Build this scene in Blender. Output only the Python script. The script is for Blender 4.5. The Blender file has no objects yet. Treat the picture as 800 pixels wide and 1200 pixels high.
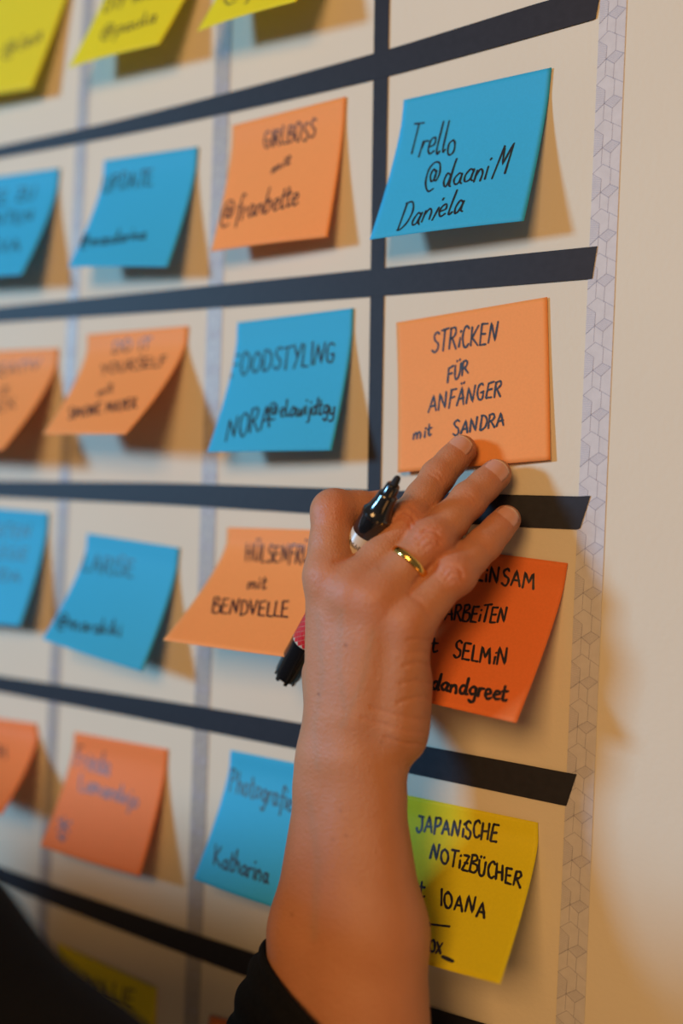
import bpy, math
import numpy as np
from mathutils import Matrix, Vector

# =====================================================================
#  CAMERA, WORLD, LIGHTS, EXPOSURE   (all sizes below in mm, wall = plane y 0)
# =====================================================================
scene = bpy.context.scene
COL = scene.collection
CAM_H = 1450.0                       # camera height above the floor
FPX = 1135.5                         # focal length in pixels of the 800 x 1200 frame
YAW, PITCH, ROLL, DIST = math.radians(31.035), math.radians(-.08), math.radians(2.456), 429.73
Fw = np.array([-math.sin(YAW)*math.cos(PITCH), math.cos(YAW)*math.cos(PITCH), -math.sin(PITCH)])
_R = np.array([math.cos(YAW), math.sin(YAW), 0.0]); _U = np.cross(_R, Fw)
Rt = math.cos(ROLL)*_R + math.sin(ROLL)*_U
Up = -math.sin(ROLL)*_R + math.cos(ROLL)*_U
Cm = np.array([0.0, -DIST, 0.0])

def M2(p):
    """mm, relative to the camera height -> metres in the world"""
    return (float(p[0])*.001, float(p[1])*.001, (float(p[2])+CAM_H)*.001)

cam_data = bpy.data.cameras.new('camera')
cam = bpy.data.objects.new('camera', cam_data); COL.objects.link(cam)
cam_data.sensor_fit = 'HORIZONTAL'; cam_data.sensor_width = 24.0
cam_data.lens = FPX/800*24
cam_data.clip_start = .01; cam_data.clip_end = 50
mw = Matrix(((Rt[0], Up[0], -Fw[0], 0), (Rt[1], Up[1], -Fw[1], 0), (Rt[2], Up[2], -Fw[2], 0), (0, 0, 0, 1)))
cam.matrix_world = Matrix.Translation(M2(Cm)) @ mw
cam_data.dof.use_dof = True
cam_data.dof.focus_distance = .445
cam_data.dof.aperture_fstop = 2.0
scene.camera = cam

world = bpy.data.worlds.new('world'); scene.world = world; world.use_nodes = True
world.node_tree.nodes['Background'].inputs[0].default_value = (.68, .60, .50, 1)
world.node_tree.nodes['Background'].inputs[1].default_value = .16

def area_light(name, pos, target, sx, sy, power, color):
    l = bpy.data.lights.new(name, 'AREA'); l.shape = 'RECTANGLE'; l.size = sx; l.size_y = sy
    l.energy = power; l.color = color
    o = bpy.data.objects.new(name, l); COL.objects.link(o)
    o.location = M2(pos)
    d = Vector(M2(target)) - Vector(M2(pos))
    o.rotation_euler = d.to_track_quat('-Z', 'Y').to_euler()
    return o
# cool daylight from a window to the left, warm room lamps to the right, behind and above
area_light('window_light', (-230-2500, -2450, 600), (-230, 0, 0), .46, .54, 121, (.26, .62, 1.0))
area_light('room_lamp', (80, -1780, 620), (-200, 0, 0), .7, .7, 24.5, (1.0, .54, .20))
area_light('low_lamp', (420, -700, -900), (-100, 0, -250), .4, .4, 1.2, (1.0, .45, .14))

scene.view_settings.view_transform = 'Standard'
scene.view_settings.look = 'None'
scene.view_settings.exposure = 0.0
scene.view_settings.gamma = 1.0
scene.view_settings.use_curve_mapping = False

# =====================================================================
#  GEOMETRY HELPERS
# =====================================================================
def ray(px, py):
    return Fw + Rt*((px-400)/FPX) - Up*((py-600)/FPX)
def at(px, py, off=0.0):
    """point on the line of sight through a pixel, 'off' mm in front of the wall"""
    d = ray(px, py)
    return Cm + d*((-off-Cm[1])/d[1])
def atZ(px, py, Z):
    return Cm + ray(px, py)*Z
def proj(P):
    V = np.asarray(P)-Cm; z = V@Fw
    return np.stack([400+FPX*(V@Rt)/z, 600-FPX*(V@Up)/z], -1)

def tag(o, label=None, cat=None, group=None, kind=None):
    if label: o['label'] = label
    if cat: o['category'] = cat
    if group: o['group'] = group
    if kind: o['kind'] = kind
    return o

def mesh_obj(name, verts, faces, mat=None, parent=None, smooth=True, origin=None):
    """verts in mm (numpy) ; the object's origin is set to 'origin' (mm) or the parent's frame"""
    me = bpy.data.meshes.new(name)
    v = np.array(verts, dtype=float).reshape(-1, 3).copy()
    v[:, 2] += CAM_H; v *= .001
    o = bpy.data.objects.new(name, me); COL.objects.link(o)
    if origin is None and parent is None:
        origin_w = v.mean(0)
    elif origin is not None:
        origin_w = np.array(M2(origin))
    else:
        origin_w = np.array(parent.get('_org', (0, 0, 0)))
    v -= origin_w
    me.from_pydata(v.tolist(), [], [list(map(int, f)) for f in faces])
    me.update()
    if smooth:
        me.polygons.foreach_set('use_smooth', [True]*len(me.polygons))
    if mat: me.materials.append(mat)
    if parent is not None:
        o.parent = parent
        po = np.array(parent.get('_org', (0, 0, 0)))
        o.location = tuple(origin_w-po)
    else:
        o.location = tuple(origin_w)
    o['_org'] = tuple(float(x) for x in origin_w)
    return o

def empty(name, pos):
    o = bpy.data.objects.new(name, None); COL.objects.link(o)
    o.location = M2(pos); o['_org'] = tuple(M2(pos)); o.empty_display_size = .01
    return o

# =====================================================================
#  MATERIALS
# =====================================================================
def new_mat(name):
    m = bpy.data.materials.new(name); m.use_nodes = True
    nt = m.node_tree
    return m, nt, nt.nodes['Principled BSDF']
def N(nt, t, **kw):
    n = nt.nodes.new(t)
    for k, v in kw.items(): setattr(n, k, v)
    return n
def L(nt, a, b): nt.links.new(a, b)

def simple(name, col, rough=.5, metal=0, spec=.5, coat=0):
    m, nt, b = new_mat(name)
    b.inputs['Base Color'].default_value = (*col, 1)
    b.inputs['Roughness'].default_value = rough
    b.inputs['Metallic'].default_value = metal
    b.inputs['Specular IOR Level'].default_value = spec
    b.inputs['Coat Weight'].default_value = coat
    return m

def noisy(name, c1, c2, scale, rough=.6, bump=.1, bscale=None, dist=.0005, spec=.3, detail=4):
    m, nt, b = new_mat(name)
    tc = N(nt, 'ShaderNodeTexCoord')
    n = N(nt, 'ShaderNodeTexNoise'); n.inputs['Scale'].default_value = scale; n.inputs['Detail'].default_value = detail
    L(nt, tc.outputs['Object'], n.inputs['Vector'])
    r = N(nt, 'ShaderNodeValToRGB'); r.color_ramp.elements[0].position = .3; r.color_ramp.elements[1].position = .7
    r.color_ramp.elements[0].color = (*c1, 1); r.color_ramp.elements[1].color = (*c2, 1)
    L(nt, n.outputs['Fac'], r.inputs['Fac']); L(nt, r.outputs['Color'], b.inputs['Base Color'])
    b.inputs['Roughness'].default_value = rough; b.inputs['Specular IOR Level'].default_value = spec
    if bump:
        n2 = N(nt, 'ShaderNodeTexNoise'); n2.inputs['Scale'].default_value = bscale or scale*4; n2.inputs['Detail'].default_value = 6
        L(nt, tc.outputs['Object'], n2.inputs['Vector'])
        bp = N(nt, 'ShaderNodeBump'); bp.inputs['Strength'].default_value = bump; bp.inputs['Distance'].default_value = dist
        L(nt, n2.outputs['Fac'], bp.inputs['Height']); L(nt, bp.outputs['Normal'], b.inputs['Normal'])
    return m

def paper(name, c, trans=.32):
    """coloured note paper: diffuse with a little light let through"""
    m, nt, b = new_mat(name)
    tc = N(nt, 'ShaderNodeTexCoord')
    n = N(nt, 'ShaderNodeTexNoise'); n.inputs['Scale'].default_value = 900; n.inputs['Detail'].default_value = 5
    L(nt, tc.outputs['Object'], n.inputs['Vector'])
    mx = N(nt, 'ShaderNodeMix'); mx.data_type = 'RGBA'
    mx.inputs[6].default_value = (*[x*.93 for x in c], 1); mx.inputs[7].default_value = (*[min(1, x*1.07) for x in c], 1)
    L(nt, n.outputs['Fac'], mx.inputs[0]); L(nt, mx.outputs[2], b.inputs['Base Color'])
    b.inputs['Roughness'].default_value = .62; b.inputs['Specular IOR Level'].default_value = .25
    bp = N(nt, 'ShaderNodeBump'); bp.inputs['Strength'].default_value = .12; bp.inputs['Distance'].default_value = .0002
    L(nt, n.outputs['Fac'], bp.inputs['Height']); L(nt, bp.outputs['Normal'], b.inputs['Normal'])
    t = N(nt, 'ShaderNodeBsdfTranslucent'); L(nt, mx.outputs[2], t.inputs['Color'])
    ms = N(nt, 'ShaderNodeMixShader'); ms.inputs[0].default_value = trans
    L(nt, b.outputs[0], ms.inputs[1]); L(nt, t.outputs[0], ms.inputs[2])
    L(nt, ms.outputs[0], nt.nodes['Material Output'].inputs['Surface'])
    return m

MAT = {}
MAT['blue'] = paper('blue_note_paper', (.050, .50, .77))
MAT['orange'] = paper('orange_note_paper', (.96, .40, .12))
MAT['hand_shaded_orange'] = paper('hand_shaded_orange_note_paper', (.86, .23, .055))  # orange paper again, with the hand's shadow put into its colour
MAT['shaded_orange'] = paper('shaded_orange_note_paper', (.92, .28, .075))  # same orange paper, darkened so its colour carries the lower rows' shade
MAT['yellow'] = paper('yellow_note_paper', (.84, .74, .02))
MAT['ink'] = simple('marker_ink', (.012, .012, .018), .45, spec=.4)
MAT['grey_ink'] = simple('printed_line', (.25, .24, .29), .6)
MAT['pale_ink'] = simple('printed_hatch', (.36, .35, .40), .6)
MAT['navy'] = noisy('navy_paper_tape', (.014, .014, .019), (.018, .018, .024), 260, rough=.55, bump=.08, spec=.22)
MAT['washi'] = noisy('pale_grey_tape', (.47, .455, .455), (.52, .505, .505), 200, rough=.45, bump=.05, spec=.4)

MAT['washi_grey'] = noisy('speckled_grey_tape', (.27, .25, .22), (.40, .375, .33), 500, rough=.45, bump=.05, spec=.4)

def wall_material():
    m, nt, b = new_mat('cream_wall')
    tc = N(nt, 'ShaderNodeTexCoord')
    n = N(nt, 'ShaderNodeTexNoise'); n.inputs['Scale'].default_value = 6; n.inputs['Detail'].default_value = 3
    L(nt, tc.outputs['Object'], n.inputs['Vector'])
    r = N(nt, 'ShaderNodeValToRGB'); r.color_ramp.elements[0].position = .3; r.color_ramp.elements[1].position = .7
    r.color_ramp.elements[0].color = (.575, .52, .405, 1); r.color_ramp.elements[1].color = (.605, .55, .43, 1)
    L(nt, n.outputs['Fac'], r.inputs['Fac']); L(nt, r.outputs['Color'], b.inputs['Base Color'])
    b.inputs['Roughness'].default_value = .7; b.inputs['Specular IOR Level'].default_value = .25
    n1 = N(nt, 'ShaderNodeTexNoise'); n1.inputs['Scale'].default_value = 420; n1.inputs['Detail'].default_value = 4
    n2 = N(nt, 'ShaderNodeTexNoise'); n2.inputs['Scale'].default_value = 90; n2.inputs['Detail'].default_value = 3
    L(nt, tc.outputs['Object'], n1.inputs['Vector']); L(nt, tc.outputs['Object'], n2.inputs['Vector'])
    ad = N(nt, 'ShaderNodeMath', operation='ADD'); L(nt, n1.outputs['Fac'], ad.inputs[0]); L(nt, n2.outputs['Fac'], ad.inputs[1])
    bp = N(nt, 'ShaderNodeBump'); bp.inputs['Strength'].default_value = .22; bp.inputs['Distance'].default_value = .0006
    L(nt, ad.outputs[0], bp.inputs['Height']); L(nt, bp.outputs['Normal'], b.inputs['Normal'])
    return m
MAT['wall'] = wall_material()

# =====================================================================
#  THE WALL
# =====================================================================
def box(x0, x1, y0, y1, z0, z1):
    v = [(x, y, z) for x in (x0, x1) for y in (y0, y1) for z in (z0, z1)]
    f = [(0, 1, 3, 2), (4, 6, 7, 5), (0, 4, 5, 1), (2, 3, 7, 6), (0, 2, 6, 4), (1, 5, 7, 3)]
    return v, f
v, f = box(-2600, 1400, 0, 100, -CAM_H, 1100)
tag(mesh_obj('wall_front', v, f, MAT['wall'], smooth=False), kind='structure')

v, f = box(-2600, 1400, -3200, 100, -CAM_H-100, -CAM_H)
tag(mesh_obj('floor', v, f, noisy('floor_boards', (.16, .10, .06), (.24, .155, .09), 12, rough=.5), smooth=False), kind='structure')

# =====================================================================
#  TAPES  (thin strips that follow the wall; edges given as picture points)
# =====================================================================
def strip(name, top, bot, lift, mat, n=None, thick=.14, ragged=None):
    """top / bot: lists of wall points (x,z) along both edges, same count"""
    V = []; Fc = []; k = len(top)
    for (a, b) in zip(top, bot):
        V += [(a[0], -lift, a[1]), (b[0], -lift, b[1]), (a[0], -lift+thick, a[1]), (b[0], -lift+thick, b[1])]
    for i in range(k-1):
        a = 4*i; b = 4*(i+1)
        Fc += [(a, b, b+1, a+1), (a+2, a+3, b+3, b+2), (a, a+2, b+2, b), (a+1, b+1, b+3, a+3)]
    Fc += [(0, 1, 3, 2), (4*(k-1), 4*(k-1)+2, 4*(k-1)+3, 4*(k-1)+1)]
    return mesh_obj(name, V, Fc, mat, smooth=False)

def interp_edge(pts, xs):
    w = np.array([at(*p) for p in pts]); w = w[np.argsort(w[:, 0])]
    # smooth low-order fit so that the tape runs as one gentle line
    deg = min(2, len(w)-1)
    c = np.polyfit(w[:, 0], w[:, 2], deg)
    z = np.interp(xs, w[:, 0], w[:, 2])
    zf = np.polyval(c, np.clip(xs, w[0, 0], w[-1, 0]))
    return z*.4 + zf*.6

rng = np.random.default_rng(5)
HT = [  # top-edge points, bottom-edge points, right-end outline (top corner, mid notches, bottom corner)
    ([(0, 172), (130, 143), (400, 74), (460, 58), (643, 0)], [(0, 186), (130, 160), (400, 104), (460, 90), (698, 22)], [(706, -20), (703, 2), (698, 22)]),
    ([(0, 360), (434, 316), (560, 303), (700, 289)], [(0, 378), (434, 348), (560, 338), (694, 327)], [(700, 289), (697, 308), (694, 327)]),
    ([(0, 564), (200, 565), (358, 572), (600, 581), (692, 581)], [(0, 583), (200, 591), (358, 602), (600, 619), (680, 619)], [(692, 581), (689, 600), (680, 619)]),
    ([(0, 792), (200, 822), (355, 847), (495, 874), (676, 907)], [(0, 811), (200, 849), (355, 878), (480, 907), (664, 944)], [(676, 907), (669, 924), (664, 944)]),
    ([(0, 1015), (285, 1112), (570, 1199), (655, 1225)], [(0, 1035), (285, 1143), (500, 1214), (650, 1262)], [(655, 1225), (652, 1243), (650, 1262)]),
]
row_words = ['top', 'second', 'third', 'fourth', 'bottom']
row_place = ['below the yellow notes', 'passing just above the STRICKEN note', 'crossed by the fingertips',
             'passing behind the wrist', 'passing behind the forearm near the sleeve']
for i, (tp, bt, end) in enumerate(HT):
    e = [at(*p) for p in end]
    xs = np.linspace(-1050, min(e[0][0], e[-1][0])-1.5, 60)
    zt = interp_edge(tp, xs); zb = interp_edge(bt, xs)
    top = list(zip(xs, zt)); bot = list(zip(xs, zb))
    # cut / torn end: a few columns between the two end points
    K = 7
    # build end as extra outline columns
    ex_t = e[0]; ex_b = e[-1]
    for k in range(1, K+1):
        s = k/K
        xt = xs[-1]+(ex_t[0]-xs[-1])*s; xb = xs[-1]+(ex_b[0]-xs[-1])*s
        top.append((xt, zt[-1]+(ex_t[2]-zt[-1])*s)); bot.append((xb, zb[-1]+(ex_b[2]-zb[-1])*s))
    o = strip('masking_tape', top, bot, .75, MAT['navy'])
    tag(o, 'navy horizontal tape, %s of five, %s' % (row_words[i], row_place[i]), 'tape', 'horizontal navy tapes of the grid')

def vstrip(name, left, right, lift, mat, zlo=-330, zhi=360):
    Lw = np.array([at(*p) for p in left]); Rw = np.array([at(*p) for p in right])
    cl = np.polyfit(Lw[:, 2], Lw[:, 0], 1); cr = np.polyfit(Rw[:, 2], Rw[:, 0], 1)
    zs = np.linspace(zhi, zlo, 30)
    o = strip(name, [(np.polyval(cl, z), z) for z in zs], [(np.polyval(cr, z), z) for z in zs], lift, mat)
    return o, cl, cr, zs
o, *_ = vstrip('masking_tape', [(440, 0), (434, 250), (432, 560)], [(457, 0), (450, 330), (447, 560)], .6, MAT['navy'])
tag(o, 'dark navy vertical tape strip behind the index finger and marker tip', 'tape')

def pattern_tape(left, right, label, phase, mat='washi'):
    o, cl, cr, zs = vstrip('patterned_tape', left, right, .35, MAT[mat])
    tag(o, label, 'tape', 'pale patterned vertical tapes')
    W = 168.0; PER = 306.0
    lines = [[(0, 58), (62, 0), (170, 70)], [(0, 58), (57, 103), (54, 193), (0, 246)],
             [(54, 193), (112, 146), (165, 176), (107, 236), (54, 193)],
             [(114, 34), (112, 146)], [(107, 236), (104, 340)], [(54, 193), (52, 306)]]
    hl = []
    for k in range(17):   # hatching of the large half hexagon
        y = 66+k*11
        xr = 57-1 if y < 193 else max(2, 54-(y-193))
        if y < 103: xr = max(3, (y-58)*1.25)
        hl.append([(0, y), (xr, y+6 if y+6 < 240 else y)])
    for k in range(8):
        t = k/8+.06
        a = (54+58*t, 193-47*t); b = (107+58*t, 236-60*t)
        hl.append([a, b])
    for nm, ls, w, mt in (('printed_lines', lines, .20, MAT['grey_ink']), ('printed_hatching', hl, .22, MAT['pale_ink'])):
        V = []; Fc = []
        zmax = 355.0; per_mm = 20.0
        cnt = int((355+325)/per_mm)
        for r in range(cnt):
            z0 = zmax-phase-r*per_mm
            for ln in ls:
                for (a, b) in zip(ln[:-1], ln[1:]):
                    za = z0-a[1]/PER*per_mm; zb = z0-b[1]/PER*per_mm
                    def X(u, z):
                        l = np.polyval(cl, z); rr = np.polyval(cr, z); return l+(rr-l)*min(1, max(0, u/W))
                    pa = np.array([X(a[0], za), za]); pb = np.array([X(b[0], zb), zb])
                    d = pb-pa; n = np.linalg.norm(d)
                    if n < .2: continue
                    q = np.array([-d[1], d[0]])/n*w/2
                    i0 = len(V)
                    for c in (pa-q, pa+q, pb+q, pb-q): V.append((c[0], -.39, c[1]))
                    Fc.append((i0, i0+1, i0+2, i0+3))
        p = tag(mesh_obj(nm, V, Fc, mt, parent=o, smooth=False), kind='stuff')
    return o
pattern_tape([(703, 0), (688, 350), (665, 900), (651, 1190)], [(733, 0), (720, 350), (703, 850), (682, 1190)],
             'pale grey tape with hexagon line print at the right edge of the grid', 13.4)
pattern_tape([(254, 60), (241, 400), (229, 750), (220, 1100)], [(272, 60), (259, 400), (246, 750), (239, 1100)],
             'pale grey patterned tape between the second and third columns from the left', 5, 'washi_grey')
pattern_tape([(91, 100), (81, 400), (59, 750), (45, 1050)], [(103, 100), (94, 400), (73, 750), (57, 1050)],
             'pale grey patterned tape nearest the left edge of the photo', 9, 'washi_grey')

# =====================================================================
#  HANDWRITING  single-stroke letters; cap height 1, y up.  '~' = smooth curve
# =====================================================================
G = {
 'A': (.72, ['0,0 .33,1 .62,0', '.1,.34 .58,.38']),
 'B': (.62, ['0,0 .04,1', '~.0,.98 .38,1 .45,.78 .06,.54 .5,.48 .56,.2 .35,.0 .0,.02']),
 'C': (.62, ['~.52,.86 .38,1 .14,.86 .02,.48 .14,.08 .36,.0 .56,.14']),
 'D': (.68, ['.05,0 .07,1', '~.0,.98 .35,.95 .58,.6 .5,.2 .22,.0 .0,.02']),
 'E': (.60, ['0,0 .04,1', '.04,.98 .5,1', '.02,.52 .42,.54', '0,.02 .5,.0']),
 'F': (.56, ['.02,-.05 .06,1', '.02,.98 .5,1.02', '.05,.52 .4,.55']),
 'G': (.66, ['~.52,.88 .36,1 .12,.84 .02,.45 .16,.05 .4,.0 .54,.2 .52,.42', '.3,.42 .6,.44']),
 'H': (.68, ['0,0 .04,1', '.54,1 .52,0', '.02,.48 .54,.52']),
 'I': (.22, ['.06,0 .08,1']),
 'J': (.55, ['.1,1 .5,1', '~.38,1 .4,.3 .26,.0 .06,.04 .0,.24']),
 'K': (.62, ['0,0 .04,1', '.52,1 .06,.42 .56,0']),
 'L': (.52, ['.04,1 .0,.02 .46,.0']),
 'M': (.86, ['0,0 .12,1 .38,.35 .66,1 .74,0']),
 'N': (.74, ['0,0 .08,1 .52,.04 .6,1.04']),
 'O': (.70, ['~.3,1 .08,.82 .02,.42 .18,.03 .42,.03 .6,.4 .54,.82 .3,1 .2,.96']),
 'P': (.56, ['0,-.02 .04,1', '~.0,.96 .34,1 .48,.76 .34,.52 .04,.48']),
 'R': (.62, ['0,0 .04,1', '~.0,.96 .34,1 .46,.78 .3,.56 .06,.5', '.16,.52 .56,-.04']),
 'S': (.56, ['~.48,.9 .3,1.02 .08,.86 .16,.6 .42,.42 .44,.14 .22,-.02 .0,.12']),
 'T': (.62, ['-.02,.98 .6,1.02', '.28,1 .24,0']),
 'U': (.66, ['~.02,1 .02,.4 .14,.02 .38,.02 .52,.4 .56,1']),
 'V': (.62, ['0,1 .24,0 .56,1']),
 'W': (.9, ['0,1 .18,0 .4,.75 .6,0 .84,1']),
 'X': (.6, ['0,0 .5,1', '.0,1 .52,0']),
 'Y': (.62, ['0,1 .26,.48', '.58,1 .16,-.1']),
 'Z': (.56, ['.02,.96 .5,.98 .0,.02 .52,.0', '.1,.5 .42,.52']),
 'a': (.52, ['~.4,.42 .22,.5 .02,.26 .1,.02 .3,.08 .42,.44', '~.42,.48 .38,.12 .5,.0']),
 'b': (.5, ['~.04,1 .0,.05 .2,-.02 .42,.2 .3,.46 .06,.34']),
 'c': (.44, ['~.38,.42 .2,.5 .03,.26 .14,.02 .4,.06']),
 'd': (.54, ['~.4,.4 .2,.5 .02,.24 .14,.0 .34,.14 .46,1', '~.46,.9 .4,.1 .52,.0']),
 'e': (.46, ['~.04,.24 .34,.32 .3,.5 .1,.46 .02,.2 .18,.0 .42,.1']),
 'f': (.4, ['~.42,.92 .28,1.02 .18,.8 .14,-.35', '.0,.5 .36,.54']),
 'g': (.5, ['~.38,.42 .18,.5 .02,.26 .14,.04 .36,.16', '~.4,.48 .36,-.25 .2,-.42 .02,-.28']),
 'h': (.5, ['.06,1 .0,0', '~.02,.26 .22,.5 .36,.36 .36,.0']),
 'i': (.24, ['.08,.5 .05,0', '~.09,.74 .12,.78 .10,.80']),
 'j': (.3, ['~.16,.5 .12,-.3 -.04,-.4', '.18,.74 .2,.8']),
 'k': (.48, ['.06,1 .0,0', '.36,.5 .04,.22 .4,0']),
 'l': (.3, ['~.1,1 .04,.2 .12,.0 .24,.08']),
 'm': (.74, ['.02,.48 .0,0', '~.01,.28 .16,.5 .28,.36 .28,.0', '~.29,.28 .44,.5 .58,.36 .6,.0']),
 'n': (.5, ['.02,.48 .0,0', '~.01,.26 .2,.5 .36,.36 .38,.0']),
 'o': (.5, ['~.22,.5 .04,.4 .04,.1 .22,.0 .4,.14 .38,.42 .2,.5']),
 'p': (.5, ['.04,.48 -.02,-.42', '~.02,.36 .24,.5 .4,.3 .24,.04 .02,.1']),
 'r': (.38, ['.02,.48 .0,0', '~.01,.24 .14,.48 .34,.46']),
 's': (.4, ['~.32,.44 .16,.5 .08,.36 .28,.2 .22,.02 .0,.06']),
 't': (.38, ['~.14,.9 .1,.1 .24,.0 .34,.08', '-.02,.56 .34,.6']),
 'u': (.52, ['~.02,.48 .02,.1 .18,.0 .36,.16 .4,.48', '.4,.48 .42,0']),
 'v': (.46, ['0,.48 .16,0 .38,.5']),
 'w': (.66, ['~.0,.48 .08,.04 .26,.08 .3,.4 .38,.04 .54,.1 .58,.5']),
 'x': (.48, ['0,.5 .4,0', '.4,.52 .0,-.02']),
 'y': (.5, ['~.02,.48 .04,.12 .2,.04 .38,.2', '~.42,.48 .34,-.2 .16,-.42 .0,-.3']),
 'z': (.46, ['.02,.48 .38,.5 .0,.02 .4,.0']),
 '@': (.92, ['~.56,.6 .38,.7 .26,.46 .38,.24 .54,.36 .6,.66', '~.6,.66 .54,.3 .68,.26 .8,.55 .66,.92 .36,.98 .08,.66 .06,.2 .3,-.12 .62,-.06']),
 '_': (.6, ['0,0 .5,.02']),
 '*': (.6, ['0,.2 .5,.8', '.0,.8 .5,.2', '.25,1 .24,-.3', '~.1,-.1 .24,-.4 .4,-.1']),
 ' ': (.42, []),
}
G['Ü'] = (G['U'][0], G['U'][1]+['.14,1.2 .16,1.28', '.4,1.2 .42,1.28'])
G['Ä'] = (G['A'][0], G['A'][1]+['.2,1.2 .22,1.28', '.44,1.2 .46,1.28'])

def catmull(P, n=7):
    P = np.array(P, float); Q = np.vstack([2*P[0]-P[1], P, 2*P[-1]-P[-2]]); out = []
    for i in range(1, len(Q)-2):
        p0, p1, p2, p3 = Q[i-1:i+3]
        for t in np.linspace(0, 1, n, endpoint=False):
            out.append(.5*((2*p1)+(-p0+p2)*t+(2*p0-5*p1+4*p2-p3)*t*t+(-p0+3*p1-3*p2+p3)*t**3))
    out.append(P[-1]); return np.array(out)
def densify(P, n=6):
    P = np.array(P, float); out = []
    for a, b in zip(P[:-1], P[1:]):
        for t in np.linspace(0, 1, n, endpoint=False): out.append(a+(b-a)*t)
    out.append(P[-1]); return np.array(out)

def text_strokes(text, p0, p1, h, slant, rs):
    """list of polylines in picture units running from p0 to p1"""
    tot = sum(G[c][0] for c in text)-.1
    p0 = np.array(p0, float); p1 = np.array(p1, float)
    ax = (p1-p0)/tot; up = np.array([slant*h, -h])
    x = 0; out = []
    for c in text:
        adv, sts = G[c]
        dy = rs.normal()*.03; sc = 1+rs.normal()*.05; dr = rs.normal()*.04
        for s in sts:
            sm = s[0] == '~'
            pts = np.array([[float(q) for q in w.split(',')] for w in s.lstrip('~').split()])
            pts = pts+rs.normal(size=pts.shape)*.015
            pts = catmull(pts) if sm else densify(pts)
            for q in pts: pass
            X = x+pts[:, 0]*.86+dr*pts[:, 1]; Y = pts[:, 1]*sc+dy
            out.append(p0+X[:, None]*ax+Y[:, None]*up)
        x += adv
    return out

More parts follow.
